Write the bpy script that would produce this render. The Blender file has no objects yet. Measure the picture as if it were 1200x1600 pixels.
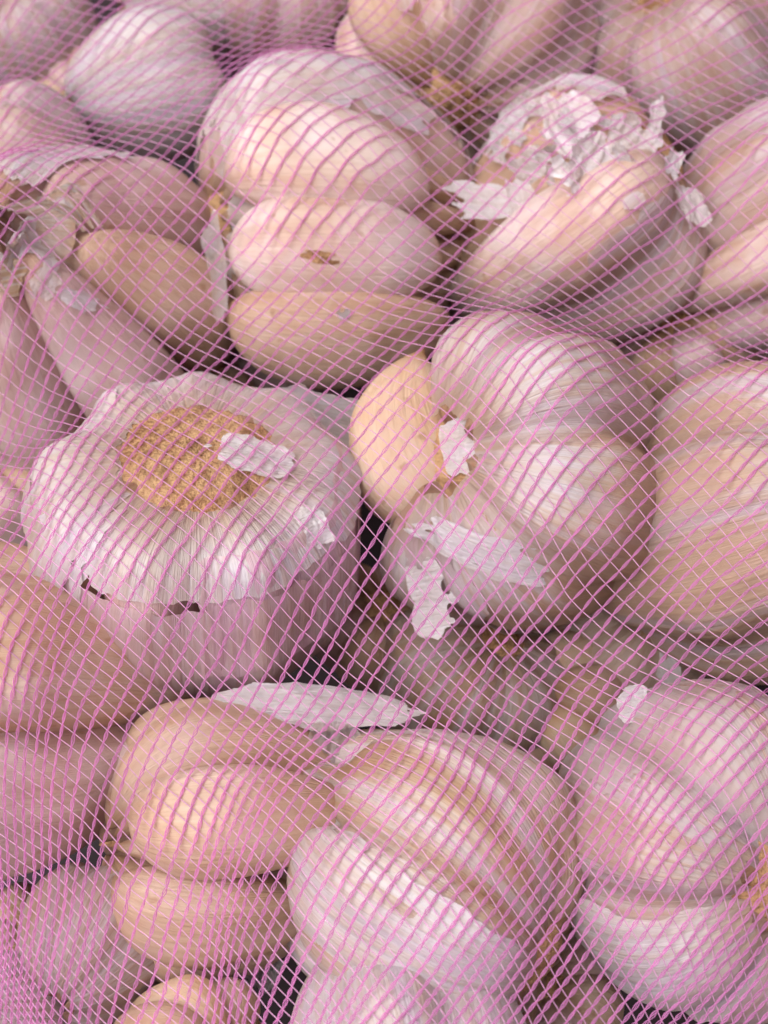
import bpy, math
import numpy as np
from mathutils import Vector, Matrix
from mathutils.bvhtree import BVHTree

# ------------------------------------------------------------------ camera
sc = bpy.context.scene
CM = 0.01
TILT = math.radians(32)
DIST = 24.0                                   # cm to the middle of the pile
FPX = 800 / math.tan(math.radians(21))        # focal length in photo pixels
cam_d = bpy.data.cameras.new('camera')
cam = bpy.data.objects.new('camera', cam_d)
sc.collection.objects.link(cam)
cam_d.sensor_fit = 'VERTICAL'
cam_d.sensor_height = 36
cam_d.lens = 18 / math.tan(math.radians(21))
cam.location = (0, -DIST * math.sin(TILT) * CM, DIST * math.cos(TILT) * CM)
cam.rotation_euler = (TILT, 0, 0)
cam_d.clip_start = 0.005
cam_d.clip_end = 50
cam_d.dof.use_dof = True
cam_d.dof.focus_distance = 0.200
cam_d.dof.aperture_fstop = 25
sc.camera = cam

# ------------------------------------------------------------------ light
w = bpy.data.worlds.new('World')
sc.world = w
w.use_nodes = True
bg = w.node_tree.nodes['Background']
bg.inputs[0].default_value = (1.0, 0.88, 0.92, 1)
bg.inputs[1].default_value = 0.25


def area(name, loc, target, size, power, col):
    l = bpy.data.lights.new(name, 'AREA')
    l.shape = 'RECTANGLE'
    l.size, l.size_y = size
    l.energy = power
    l.color = col
    o = bpy.data.objects.new(name, l)
    sc.collection.objects.link(o)
    o.location = loc
    o.rotation_euler = (Vector(target) - Vector(loc)).to_track_quat('-Z', 'Y').to_euler()
    return o


area('window_light', (-0.66, -0.28, 1.0), (0, 0, 0), (1.6, 1.5), 28, (0.99, 0.98, 1.0))
area('ceiling_lamp', (-0.25, 0.42, 1.15), (0, 0, 0), (0.07, 0.07), 3.2, (1.0, 0.95, 0.93))

sc.view_settings.view_transform = 'Standard'
sc.view_settings.look = 'None'
sc.view_settings.exposure = 0.15
sc.view_settings.gamma = 1.0
sc.cycles.use_denoising = True
sc.cycles.max_bounces = 5
sc.cycles.diffuse_bounces = 4
sc.cycles.glossy_bounces = 2
sc.cycles.use_adaptive_sampling = True
sc.cycles.adaptive_threshold = 0.05
sc.cycles.caustics_reflective = False
sc.cycles.caustics_refractive = False
sc.cycles.transparent_max_bounces = 16
sc.cycles.transmission_bounces = 3

RIGHT = Vector((1, 0, 0))
UP = Vector((0, math.cos(TILT), math.sin(TILT)))
BACK = Vector((0, -math.sin(TILT), math.cos(TILT)))
CAMP = Vector((0, -DIST * math.sin(TILT), DIST * math.cos(TILT)))      # cm


def cdir(v):
    return (RIGHT * v[0] + UP * v[1] + BACK * v[2]).normalized()


def ray(px, py):
    return (RIGHT * ((px - 600) / FPX) + UP * ((800 - py) / FPX) - BACK)


def at(px, py, z=0.0):
    d = ray(px, py)
    k = (z - CAMP.z) / d.z
    return CAMP + d * k, k                     # k is the depth in cm


# ------------------------------------------------------------------ helpers
rng = np.random.default_rng(7)


def _h(i, j, k, s):
    n = (i * 374761393 + j * 668265263 + k * 2147483647 + s * 1274126177) & 0xFFFFFFFF
    n = ((n ^ (n >> 13)) * 1274126177) & 0xFFFFFFFF
    n = n ^ (n >> 16)
    return (n & 0xFFFF) / 32767.5 - 1.0


def vn(x, y, z=0.0, s=0):
    x, y, z = np.broadcast_arrays(np.asarray(x, float), np.asarray(y, float), np.asarray(z, float))
    i, j, k = np.floor(x).astype(np.int64), np.floor(y).astype(np.int64), np.floor(z).astype(np.int64)
    fx, fy, fz = x - i, y - j, z - k
    fx, fy, fz = [f * f * (3 - 2 * f) for f in (fx, fy, fz)]
    r = 0
    for a in (0, 1):
        for b in (0, 1):
            for c in (0, 1):
                r = r + _h(i + a, j + b, k + c, s) * (fx if a else 1 - fx) * (fy if b else 1 - fy) * (fz if c else 1 - fz)
    return r


def fbm(x, y, z=0.0, s=0, o=3):
    r, a = 0, 1.0
    for q in range(o):
        r = r + a * vn(np.asarray(x) * 2 ** q, np.asarray(y) * 2 ** q, np.asarray(z) * 2 ** q, s + q * 17)
        a *= 0.5
    return r


def make_mesh(name, V, F, uv=None, smooth=True):
    """V in cm"""
    me = bpy.data.meshes.new(name)
    V = np.asarray(V, float) * CM
    me.from_pydata(V.tolist(), [], [list(map(int, f)) for f in F])
    if smooth:
        me.polygons.foreach_set('use_smooth', np.ones(len(me.polygons), bool))
    if uv is not None:
        uvl = me.uv_layers.new(name='UVMap')
        li = np.zeros(len(me.loops), np.int32)
        me.loops.foreach_get('vertex_index', li)
        uvl.data.foreach_set('uv', np.asarray(uv, np.float32)[li].ravel())
    me.update()
    return me


def link(name, me, mat, parent=None):
    o = bpy.data.objects.new(name, me)
    sc.collection.objects.link(o)
    if me is not None and mat is not None:
        me.materials.append(mat)
    if parent is not None:
        o.parent = parent
    return o


def tag(o, label, cat, group=None, kind=None):
    o['label'] = label
    o['category'] = cat
    if group:
        o['group'] = group
    if kind:
        o['kind'] = kind


def clip_grid(P, UV, fld, wrap=False):
    """keep the part of a grid of points where fld > 0, cutting cells along the torn line"""
    nu, nv = fld.shape
    V, T, F, idx, edge = [], [], [], {}, {}

    def vert(i, j):
        k = (i, j)
        if k not in idx:
            idx[k] = len(V)
            V.append(P[i, j])
            T.append(UV[i, j])
        return idx[k]

    def cut(a, b):
        k = (a, b) if a < b else (b, a)
        if k not in edge:
            fa, fb = fld[k[0]], fld[k[1]]
            s = fa / (fa - fb)
            edge[k] = len(V)
            V.append(P[k[0]] * (1 - s) + P[k[1]] * s)
            T.append(UV[k[0]] * (1 - s) + UV[k[1]] * s)
        return edge[k]
    for i in range(nu if wrap else nu - 1):
        i2 = (i + 1) % nu
        for j in range(nv - 1):
            q = [(i, j), (i2, j), (i2, j + 1), (i, j + 1)]
            s = [fld[k] > 0 for k in q]
            if not any(s):
                continue
            if all(s):
                F.append([vert(*k) for k in q])
                continue
            poly = []
            for m in range(4):
                a, b = q[m], q[(m + 1) % 4]
                if s[m]:
                    poly.append(vert(*a))
                if s[m] != s[(m + 1) % 4]:
                    poly.append(cut(a, b))
            if len(poly) >= 3:
                F.append(poly)
    return np.array(V), np.array(T), F


# ------------------------------------------------------------------ materials
def nodes(name):
    m = bpy.data.materials.new(name)
    m.use_nodes = True
    nt = m.node_tree
    nt.nodes.clear()
    return m, nt, nt.nodes.new('ShaderNodeOutputMaterial')


def N(nt, typ, **kw):
    n = nt.nodes.new(typ)
    for k, v in kw.items():
        if k.startswith('_'):
            setattr(n, k[1:], v)
        else:
            n.inputs[k].default_value = v
    return n


def ramp(nt, fac, stops):
    r = nt.nodes.new('ShaderNodeValToRGB')
    e = r.color_ramp.elements
    while len(e) < len(stops):
        e.new(0.5)
    for q, (p, c) in enumerate(stops):
        e[q].position = p
        e[q].color = (c[0], c[1], c[2], 1) if not isinstance(c, (int, float)) else (c, c, c, 1)
    nt.links.new(fac, r.inputs[0])
    return r.outputs[0]


def mixc(nt, fac, a, b, mode='MIX'):
    n = nt.nodes.new('ShaderNodeMix')
    n.data_type = 'RGBA'
    n.blend_type = mode
    for sock, v in ((n.inputs[0], fac), (n.inputs[6], a), (n.inputs[7], b)):
        if isinstance(v, bpy.types.NodeSocket):
            nt.links.new(v, sock)
        elif isinstance(v, (int, float)):
            sock.default_value = v
        else:
            sock.default_value = (v[0], v[1], v[2], 1)
    return n.outputs[2]


def _noise(nt, coord, scale, detail, rough, seed):
    tc = N(nt, 'ShaderNodeTexCoord')
    oi = N(nt, 'ShaderNodeObjectInfo')
    ml = N(nt, 'ShaderNodeMath', _operation='MULTIPLY_ADD')
    nt.links.new(oi.outputs['Random'], ml.inputs[0])
    ml.inputs[1].default_value = 60
    ml.inputs[2].default_value = seed
    mp = N(nt, 'ShaderNodeVectorMath', _operation='MULTIPLY_ADD')
    nt.links.new(tc.outputs[coord], mp.inputs[0])
    mp.inputs[1].default_value = scale
    nt.links.new(ml.outputs[0], mp.inputs[2])
    n = N(nt, 'ShaderNodeTexNoise', _noise_dimensions='3D', Scale=1.0, Detail=detail, Roughness=rough)
    nt.links.new(mp.outputs[0], n.inputs['Vector'])
    return n.outputs['Fac']


def streaks(nt, su, sv, detail=4, rough=0.6, seed=0.0):
    """noise drawn out along the fibres: u runs round, v from root to tip"""
    return _noise(nt, 'UV', (su, sv, 1), detail, rough, seed)


def objnoise(nt, scale, detail=3, seed=0.0):
    return _noise(nt, 'Object', (scale, scale, scale), detail, 0.55, seed)


def madd(nt, terms):
    """weighted sum of sockets"""
    prev = None
    for sock, k in terms:
        m = N(nt, 'ShaderNodeMath', _operation='MULTIPLY_ADD')
        nt.links.new(sock, m.inputs[0])
        m.inputs[1].default_value = k
        if prev is None:
            m.inputs[2].default_value = 0
        else:
            nt.links.new(prev, m.inputs[2])
        prev = m.outputs[0]
    return prev


def vcoord(nt):
    tc = N(nt, 'ShaderNodeTexCoord')
    sp = N(nt, 'ShaderNodeSeparateXYZ')
    nt.links.new(tc.outputs['UV'], sp.inputs[0])
    return sp.outputs[1]


def bump(nt, h, strength, dist, prev=None):
    b = N(nt, 'ShaderNodeBump', Strength=strength, Distance=dist)
    nt.links.new(h, b.inputs['Height'])
    if prev is not None:
        nt.links.new(prev, b.inputs['Normal'])
    return b.outputs[0]


def clove_material(name, base, dark, pale, rough=0.36, pale_at=(0.45, 0.7), streak=0.5, ends=(0.30, 0.16, 0.07), sss=0.0):
    m, nt, out = nodes(name)
    fine = streaks(nt, 95, 2.2, 4, 0.68)
    broad = streaks(nt, 14, 1.3, 3, 0.5, seed=11)
    patch = objnoise(nt, 70, 3)
    c = mixc(nt, ramp(nt, broad, [(0.35, 0.0), (0.7, 1.0)]), base, dark)
    sfac = ramp(nt, fine, [(0.42, 0.0), (0.60, streak)])
    c = mixc(nt, sfac, c, dark)
    c = mixc(nt, ramp(nt, patch, [(pale_at[0], 0.0), (pale_at[1], 0.65)]), c, pale)
    v = vcoord(nt)
    vn_ = N(nt, 'ShaderNodeMath', _operation='MULTIPLY_ADD')
    nt.links.new(fine, vn_.inputs[0])
    vn_.inputs[1].default_value = 0.06
    nt.links.new(v, vn_.inputs[2])
    ef = ramp(nt, vn_.outputs[0], [(0.03, 0.85), (0.17, 0.0), (0.90, 0.0), (1.0, 0.75)])
    c = mixc(nt, ef, c, ends)
    spots = objnoise(nt, 330, 1, 5)
    c = mixc(nt, ramp(nt, spots, [(0.70, 0.0), (0.78, 0.45)]), c, (0.32, 0.15, 0.06))
    p = N(nt, 'ShaderNodeBsdfPrincipled')
    nt.links.new(c, p.inputs['Base Color'])
    p.inputs['Subsurface Weight'].default_value = sss
    p.inputs['Subsurface Radius'].default_value = (1.0, 0.55, 0.32)
    p.inputs['Subsurface Scale'].default_value = 0.0035
    p.inputs['Specular IOR Level'].default_value = 0.25
    nt.links.new(ramp(nt, patch, [(0.3, rough + 0.04), (0.7, rough + 0.22)]), p.inputs['Roughness'])
    b = bump(nt, madd(nt, [(broad, 0.28), (fine, 0.32)]), 1.0, 0.001)
    nt.links.new(b, p.inputs['Normal'])
    nt.links.new(p.outputs[0], out.inputs[0])
    return m


def skin_material(name, white, tan, tint, tan_amt=0.6, clear=(0.02, 0.30), transl=0.26, rough=0.42, su=56, far=None, stain=(0.56, 0.36, 0.19)):
    m, nt, out = nodes(name)
    fine = streaks(nt, su, 1.6, 4, 0.72)
    mid = streaks(nt, su * 0.2, 1.0, 3, 0.55, seed=7)
    patch = objnoise(nt, 55, 2, 3)
    crinkle = objnoise(nt, 300, 2, 9)
    pm = N(nt, 'ShaderNodeMath', _operation='ADD')
    nt.links.new(mid, pm.inputs[0])
    nt.links.new(patch, pm.inputs[1])
    hm = N(nt, 'ShaderNodeMath', _operation='MULTIPLY')
    nt.links.new(pm.outputs[0], hm.inputs[0])
    hm.inputs[1].default_value = 0.5
    c = mixc(nt, ramp(nt, hm.outputs[0], [(0.44, 0.0), (0.62, tan_amt)]), white, tan)
    v = vcoord(nt)
    vv = madd(nt, [(mid, 0.30), (fine, 0.16), (v, 1.0)])
    if far is not None:                         # white by the root, coloured towards the tip
        c = mixc(nt, ramp(nt, vv, [(0.38, 0.0), (0.60, 0.9)]), c, far)
    if stain is not None:                       # brown stain around the root
        c = mixc(nt, ramp(nt, vv, [(0.21, 0.9), (0.36, 0.0)]), c, stain)
    c = mixc(nt, ramp(nt, fine, [(0.43, 0.0), (0.60, 0.62 * min(1, tan_amt + 0.25))]), c, tan)
    c = mixc(nt, ramp(nt, mid, [(0.35, 0.60), (0.49, 0.0)]), c, tint)
    p = N(nt, 'ShaderNodeBsdfPrincipled')
    nt.links.new(c, p.inputs['Base Color'])
    nt.links.new(ramp(nt, crinkle, [(0.3, rough - 0.08), (0.7, rough + 0.14)]), p.inputs['Roughness'])
    p.inputs['Specular IOR Level'].default_value = 0.45
    b = bump(nt, madd(nt, [(mid, 0.45), (fine, 0.55), (crinkle, 0.20)]), 1.0, 0.001)
    nt.links.new(b, p.inputs['Normal'])
    t = N(nt, 'ShaderNodeBsdfTranslucent')
    nt.links.new(c, t.inputs[0])
    nt.links.new(b, t.inputs['Normal'])
    ms = N(nt, 'ShaderNodeMixShader', Fac=transl)
    nt.links.new(p.outputs[0], ms.inputs[1])
    nt.links.new(t.outputs[0], ms.inputs[2])
    tr = N(nt, 'ShaderNodeBsdfTransparent')
    tr.inputs[0].default_value = (1, 0.97, 0.95, 1)
    ma = N(nt, 'ShaderNodeMixShader')
    nt.links.new(ramp(nt, hm.outputs[0], [(0.36, clear[0]), (0.64, clear[1])]), ma.inputs[0])
    nt.links.new(ms.outputs[0], ma.inputs[1])
    nt.links.new(tr.outputs[0], ma.inputs[2])
    nt.links.new(ma.outputs[0], out.inputs[0])
    return m


MAT = {}
MAT['tan'] = clove_material('clove_tan', (0.62, 0.45, 0.325), (0.49, 0.31, 0.20), (0.70, 0.56, 0.47), 0.36, (0.48, 0.74))
MAT['pale'] = clove_material('clove_pale', (0.68, 0.52, 0.43), (0.52, 0.33, 0.235), (0.78, 0.69, 0.66), 0.33, (0.38, 0.62), 0.3)
MAT['pink'] = clove_material('clove_pink', (0.62, 0.45, 0.40), (0.47, 0.29, 0.25), (0.72, 0.60, 0.58), 0.38, (0.42, 0.68), 0.45)
MAT['papery'] = clove_material('clove_papery', (0.66, 0.49, 0.39), (0.48, 0.29, 0.18), (0.74, 0.63, 0.58), 0.46, (0.40, 0.66), 0.75)
MAT['chalk'] = clove_material('clove_chalky', (0.71, 0.60, 0.55), (0.53, 0.36, 0.27), (0.76, 0.70, 0.69), 0.48, (0.36, 0.60), 0.7)
MAT['yellow'] = clove_material('clove_peeled', (0.74, 0.52, 0.24), (0.60, 0.34, 0.11), (0.80, 0.66, 0.46), 0.30, (0.42, 0.70), 0.12, (0.36, 0.17, 0.05), 0.25)
MAT['wedge'] = clove_material('clove_bare', (0.70, 0.52, 0.36), (0.62, 0.41, 0.23), (0.76, 0.62, 0.50), 0.30, (0.42, 0.70), 0.15, (0.42, 0.20, 0.06), 0.25)
MAT['white'] = skin_material('papery_white_skin', (0.80, 0.765, 0.775), (0.64, 0.47, 0.34), (0.68, 0.60, 0.67), 0.45, (0.0, 0.16))
MAT['rosy'] = skin_material('papery_rosy_skin', (0.74, 0.66, 0.66), (0.58, 0.38, 0.27), (0.60, 0.44, 0.50), 0.75, (0.04, 0.34))
MAT['straw'] = skin_material('papery_straw_skin', (0.74, 0.65, 0.58), (0.58, 0.38, 0.22), (0.70, 0.62, 0.62), 1.0, (0.02, 0.26))
MAT['mauve'] = skin_material('papery_mauve_skin', (0.80, 0.66, 0.68), (0.64, 0.43, 0.37), (0.66, 0.41, 0.51), 0.6, (0.0, 0.10), su=44)
MAT['buff'] = skin_material('papery_buff_skin', (0.68, 0.53, 0.42), (0.57, 0.40, 0.28), (0.72, 0.60, 0.55), 0.7, (0.02, 0.15))
MAT['fade'] = skin_material('papery_fading_skin', (0.78, 0.73, 0.74), (0.58, 0.39, 0.25), (0.68, 0.60, 0.64), 0.5, (0.02, 0.15), far=(0.60, 0.42, 0.30))
MAT['flake'] = skin_material('papery_flake', (0.86, 0.83, 0.83), (0.74, 0.64, 0.58), (0.78, 0.72, 0.76), 0.45, (0.03, 0.18), 0.20, 0.40, 20, stain=None)
MAT['film'] = skin_material('papery_film', (0.78, 0.74, 0.75), (0.68, 0.55, 0.47), (0.68, 0.60, 0.66), 0.5, (0.30, 0.55), 0.36, 0.34, 20, stain=None)


def root_material():
    m, nt, out = nodes('root_plate')
    a = objnoise(nt, 1500, 4)
    b_ = objnoise(nt, 90, 4, 4)
    c = mixc(nt, ramp(nt, a, [(0.36, 0.0), (0.62, 1.0)]), (0.24, 0.115, 0.045), (0.58, 0.34, 0.155))
    c = mixc(nt, ramp(nt, b_, [(0.40, 0.0), (0.58, 0.85)]), c, (0.60, 0.38, 0.19))
    d_ = objnoise(nt, 230, 3, 8)
    c = mixc(nt, ramp(nt, d_, [(0.52, 0.0), (0.66, 0.75)]), c, (0.20, 0.095, 0.035))
    p = N(nt, 'ShaderNodeBsdfPrincipled', Roughness=0.85)
    nt.links.new(c, p.inputs['Base Color'])
    b = bump(nt, a, 1.0, 0.0008)
    nt.links.new(b, p.inputs['Normal'])
    nt.links.new(p.outputs[0], out.inputs[0])
    return m


MAT['root'] = root_material()


def net_material(name, col, clear, rough):
    m, nt, out = nodes(name)
    oi = N(nt, 'ShaderNodeObjectInfo')
    c = ramp(nt, oi.outputs['Random'], [(0.0, [q * 0.88 for q in col]), (1.0, [min(1, q * 1.08) for q in col])])
    p = N(nt, 'ShaderNodeBsdfPrincipled', Roughness=rough)
    p.inputs['Specular IOR Level'].default_value = 1.0
    nt.links.new(c, p.inputs['Base Color'])
    t = N(nt, 'ShaderNodeBsdfTranslucent')
    nt.links.new(c, t.inputs[0])
    ms = N(nt, 'ShaderNodeMixShader', Fac=0.22)
    nt.links.new(p.outputs[0], ms.inputs[1])
    nt.links.new(t.outputs[0], ms.inputs[2])
    tr = N(nt, 'ShaderNodeBsdfTransparent')
    tr.inputs[0].default_value = (1.0, 0.72, 0.90, 1)
    ma = N(nt, 'ShaderNodeMixShader', Fac=clear)
    nt.links.new(ms.outputs[0], ma.inputs[1])
    nt.links.new(tr.outputs[0], ma.inputs[2])
    nt.links.new(ma.outputs[0], out.inputs[0])
    return m


MAT['strand'] = net_material('net_strand', (0.85, 0.40, 0.73), 0.46, 0.17)
MAT['thread'] = net_material('net_thread', (0.86, 0.52, 0.76), 0.40, 0.18)


def ground_material():
    m, nt, out = nodes('ground')
    a = objnoise(nt, 60, 4)
    c = mixc(nt, a, (0.012, 0.005, 0.007), (0.024, 0.010, 0.013))
    p = N(nt, 'ShaderNodeBsdfPrincipled', Roughness=0.7)
    nt.links.new(c, p.inputs['Base Color'])
    nt.links.new(p.outputs[0], out.inputs[0])
    return m


# ------------------------------------------------------------------ ground under the pile
gx, gy = np.meshgrid(np.linspace(-30, 30, 41), np.linspace(-30, 40, 41), indexing='ij')
gz = -7.2 + 0.25 * fbm(gx * 0.2, gy * 0.2, 0, 3)
gv = np.stack([gx, gy, gz], -1).reshape(-1, 3)
gf = [(i * 41 + j, (i + 1) * 41 + j, (i + 1) * 41 + j + 1, i * 41 + j + 1) for i in range(40) for j in range(40)]
g = link('ground', make_mesh('ground', gv, gf), ground_material())
g['kind'] = 'structure'
g['label'] = 'dark surface under the heap of garlic'

# ------------------------------------------------------------------ garlic
WV, WF, WN = [], [], [0]                       # everything the net lies on, world cm


def collect(V, F, M):
    A = np.array(M)
    W = V @ A[:3, :3].T + A[:3, 3]
    WV.append(W)
    b = WN[0]
    for f in F:
        WF.append([int(k) + b for k in f])
    WN[0] += len(V)


def profile(t, R, H, tip, plate):
    a = np.pi * np.asarray(t, float)
    s, c = np.sin(a), np.cos(a)
    rho = R * np.abs(s) ** 0.8 * (1 + 0.10 * c)
    rho = rho + np.where(c > 0, plate * R, 0.10 * R) * (1 - s)
    z = np.where(c > 0, -H * np.abs(c) ** 0.92, H * np.abs(c) + tip * np.abs(c) ** 4)
    return rho, z


def core(t, R, H, tip):
    t = np.asarray(t, float)
    return 0.07 * R + 0 * t, -0.85 * H + t * (1.8 * H + 0.8 * tip)


NT, NS = 44, 30


def clove_mesh(R, H, tip, plate, phi, half, rs, seed, qc=0.66, twist=0.0, tend=1.0):
    tn = np.linspace(0, 1, NT)
    t = tn * tend
    th = np.linspace(0, 2 * np.pi, NS, endpoint=False)
    Pr, Pz = profile(t, R, H, tip, plate)
    Qr, Qz = core(t, R, H, tip)
    Pr = Qr + (Pr - Qr) * rs
    Pz = Qz + (Pz - Qz) * (1 + (rs - 1) * 0.7)
    e = np.sqrt(np.clip(1 - np.abs(2 * tn - 1) ** 7, 0, 1))
    dr, dz = Pr - Qr, Pz - Qz
    W = math.tan(half) * (Qr + dr * qc) * e
    c, s = np.cos(th), np.sin(th)
    q = np.where(c > 0, (1 - qc) * np.abs(c) ** 0.9, -qc * np.abs(c) ** 0.95)
    tang = np.sign(s) * np.abs(s) ** np.where(c > 0, 0.86, 1.15)
    qq = qc + q[None, :] * e[:, None]
    rr = Qr[:, None] + dr[:, None] * qq
    zz = Qz[:, None] + dz[:, None] * qq
    tt = W[:, None] * tang[None, :]
    tt = tt + twist * R * np.sin(np.pi * t)[:, None] * (qq - 0.3)
    n = 1 + 0.045 * fbm(rr * 0.9 + seed * 3.1, zz * 0.9, tt * 0.9, seed, 2)
    rr, tt = rr * n, tt * n
    cp, sp = math.cos(phi), math.sin(phi)
    V = np.stack([rr * cp - tt * sp, rr * sp + tt * cp, zz], -1)
    U = np.stack([np.broadcast_to(np.where(th > np.pi, th - 2 * np.pi, th)[None, :] / 6.28 + 0.5, rr.shape),
                  np.broadcast_to(t[:, None], rr.shape)], -1)
    # mirrored u so that the seam does not show
    U = U.copy()
    U[..., 0] = np.abs(U[..., 0] - 0.5) + np.where(tt > 0, 0.0, 0.013)
    F = []
    for i in range(NT - 1):
        for j in range(NS):
            j2 = (j + 1) % NS
            F.append((i * NS + j, i * NS + j2, (i + 1) * NS + j2, (i + 1) * NS + j))
    F.append(tuple(range(NS))[::-1])
    F.append(tuple((NT - 1) * NS + j for j in range(NS)))
    return V.reshape(-1, 3), F, U.reshape(-1, 2)


GROUP = 'garlic bulbs heaped under the net'
BULB = {}


def bulb(key, px, py, rpx, hr, tipr, z, root, cloves, skins, label, plate=0.22, plate_k=1.0, stem=0.0, name='garlic_bulb',
         cat='garlic bulb', qc=0.66, hint=None, group=GROUP, plate_bump=0.007, plate_in=0.0, extra=(), taut=22, skin_extra=False):
    """cloves: (azimuth deg, half width deg, radius scale, material); azimuth 0 faces the viewer, counted round root-to-tip axis.
    skins: dict(phi, dphi, t0, t1, mat, off, rough, seed, curl)"""
    pos, dep = at(px, py, z)
    R = rpx * dep / FPX
    H, tip = hr * R, tipr * R
    a = -cdir(root)
    x = BACK if hint is None else cdir(hint)
    x = (x - a * x.dot(a)).normalized()
    y = a.cross(x)
    M = Matrix(((x.x, y.x, a.x, pos.x), (x.y, y.y, a.y, pos.y), (x.z, y.z, a.z, pos.z), (0, 0, 0, 1)))
    e = bpy.data.objects.new(name, None)
    sc.collection.objects.link(e)
    e.empty_display_size = 0.01
    Mm = M.copy()
    Mm.translation = pos * CM
    e.matrix_world = Mm
    tag(e, label, cat, group)
    seed0 = sum(ord(q) * (i + 3) for i, q in enumerate(key)) % 997
    LV, LF, nb = [], [], 0
    for i, cl in enumerate(cloves):
        az, half, rs, mk = cl[:4]
        tw = cl[4] if len(cl) > 4 else 0.06 * math.sin(seed0 + i * 2.3)
        V, F, U = clove_mesh(R, H, tip, plate, math.radians(az), math.radians(half), rs, seed0 + i, qc, tw, cl[5] if len(cl) > 5 else 1.0)
        link('clove', make_mesh('clove', V, F, U), MAT[mk], e)
        collect(V, F, M)
        LV.append(V)
        LF += [[int(k) + nb for k in f] for f in F]
        nb += len(V)
    for i, ex in enumerate(extra):              # a clove that has come loose from the ring
        p2, d2 = at(ex['px'], ex['py'], ex['z'])
        R2 = ex['r'] * d2 / FPX
        a2 = -cdir(ex['root'])
        x2 = cdir(ex.get('hint', (0, 0, 1)))
        x2 = (x2 - a2 * x2.dot(a2)).normalized()
        y2 = a2.cross(x2)
        M2 = Matrix(((x2.x, y2.x, a2.x, p2.x), (x2.y, y2.y, a2.y, p2.y), (x2.z, y2.z, a2.z, p2.z), (0, 0, 0, 1)))
        V, F, U = clove_mesh(R2, ex['hr'] * R2, ex['tip'] * R2, 0.12, 0.0, math.radians(ex['half']), 1.0, seed0 + 77 + i, ex.get('qc', 0.66), ex.get('twist', 0.0), ex.get('tend', 1.0))
        V = V - np.array([0.66 * R2, 0, 0])
        A2 = np.array(M.inverted() @ M2)
        V = V @ A2[:3, :3].T + A2[:3, 3]
        link('clove', make_mesh('clove', V, F, U), MAT[ex['mat']], e)
        collect(V, F, M)
        if skin_extra:
            LV.append(V)
            LF += [[int(k) + nb for k in f] for f in F]
            nb += len(V)
    LV = np.concatenate(LV)
    bvh = BVHTree.FromPolygons([Vector(v) for v in LV.tolist()], LF)
    # how far the cloves reach out, per azimuth and root-to-tip position
    NP, NQ = 168, 72
    ph = np.pi + np.linspace(0, 2 * np.pi, NP, endpoint=False)
    tq = np.linspace(0.012, 0.985, NQ)
    D = None
    if skins:
        Pr, Pz = profile(tq, R, H, tip, plate)
        Qr, Qz = core(tq, R, H, tip)
        L = np.hypot(Pr - Qr, Pz - Qz)
        dr, dz = (Pr - Qr) / L, (Pz - Qz) / L
        D = np.zeros((NP, NQ))
        far = 3 * R
        for i, p in enumerate(ph):
            cp, sp_ = math.cos(p), math.sin(p)
            for j in range(NQ):
                d = Vector((dr[j] * cp, dr[j] * sp_, dz[j]))
                o = Vector((Qr[j] * cp, Qr[j] * sp_, Qz[j]))
                h = bvh.ray_cast(o + d * far, -d, far)
                D[i, j] = far - h[3] if h[0] is not None else 0.60 * L[j]
        B = D.copy()
        for it in range(taut):                    # paper drawn taut across the grooves
            s = (np.roll(D, 1, 0) + np.roll(D, -1, 0)) * 0.5
            u = D.copy()
            u[:, 1:-1] = (D[:, 2:] + D[:, :-2]) * 0.5
            D = np.maximum(B, 0.7 * s + 0.3 * u)
        for it in range(3 if taut else 1):
            D[:, 1:-1] = 0.5 * D[:, 1:-1] + 0.25 * (D[:, 2:] + D[:, :-2])
            D = 0.5 * D + 0.25 * (np.roll(D, 1, 0) + np.roll(D, -1, 0))
        D = np.maximum(D, B)
        PH, TQ = np.meshgrid(ph, tq, indexing='ij')
    for k, sk in enumerate(skins):
        sd = seed0 + 31 * k + sk.get('seed', 0)
        p0, dp = math.radians(sk.get('phi', 0)), math.radians(sk.get('dphi', 400))
        dphi = np.abs((PH - p0 + np.pi) % (2 * np.pi) - np.pi)
        cx, cy, cz = np.cos(PH) * np.sin(np.pi * TQ), np.sin(PH) * np.sin(np.pi * TQ), np.cos(np.pi * TQ)
        nz = fbm(cx * 2.6, cy * 2.6, cz * 2.6, sd, 5)
        fib = vn(PH * 12, TQ * 1.5, 0, sd + 5) + 0.6 * vn(PH * 34, TQ * 3.0, 0, sd + 9)
        f = np.full(PH.shape, 9.0)
        if dp < 3.3:
            f = np.minimum(f, (dp - dphi) * 0.9)
        f = np.minimum(f, (TQ - sk.get('t0', 0.0)) * 3.0)
        f = np.minimum(f, (sk.get('t1', 1.01) - TQ) * 3.0)
        rg = sk.get('rough', 0.25)
        sg = -1.0 if sk.get('inv') else 1.0
        f = f + sg * rg * (nz * 0.75 + 0.28 * fib * np.clip(1.2 - f, 0, 1))
        if 'hole' in sk:
            f = np.minimum(f, nz + sk['hole'])
        off = sk.get('off', 0.03) * (R / 2.7)
        curl = sk.get('curl', 0.05)
        lift = curl * np.exp(-np.clip(f, 0, 5) / 0.10) * (0.6 + 0.8 * vn(cx * 5, cy * 5, cz * 5, sd + 2))
        wr = 0.018 * R * fbm(PH * 7, TQ * 2.2, 0, sd + 3, 3) * np.sin(np.pi * TQ)
        wr = wr + 0.007 * R * vn(PH * 30, TQ * 3.0, 0, sd + 4)
        rad = D + off + np.clip(lift, 0, 9) * R * 0.5 + np.clip(wr, -0.5 * off, 9)
        rr = Qr[None, :] + dr[None, :] * rad
        zz = Qz[None, :] + dz[None, :] * rad
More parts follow.
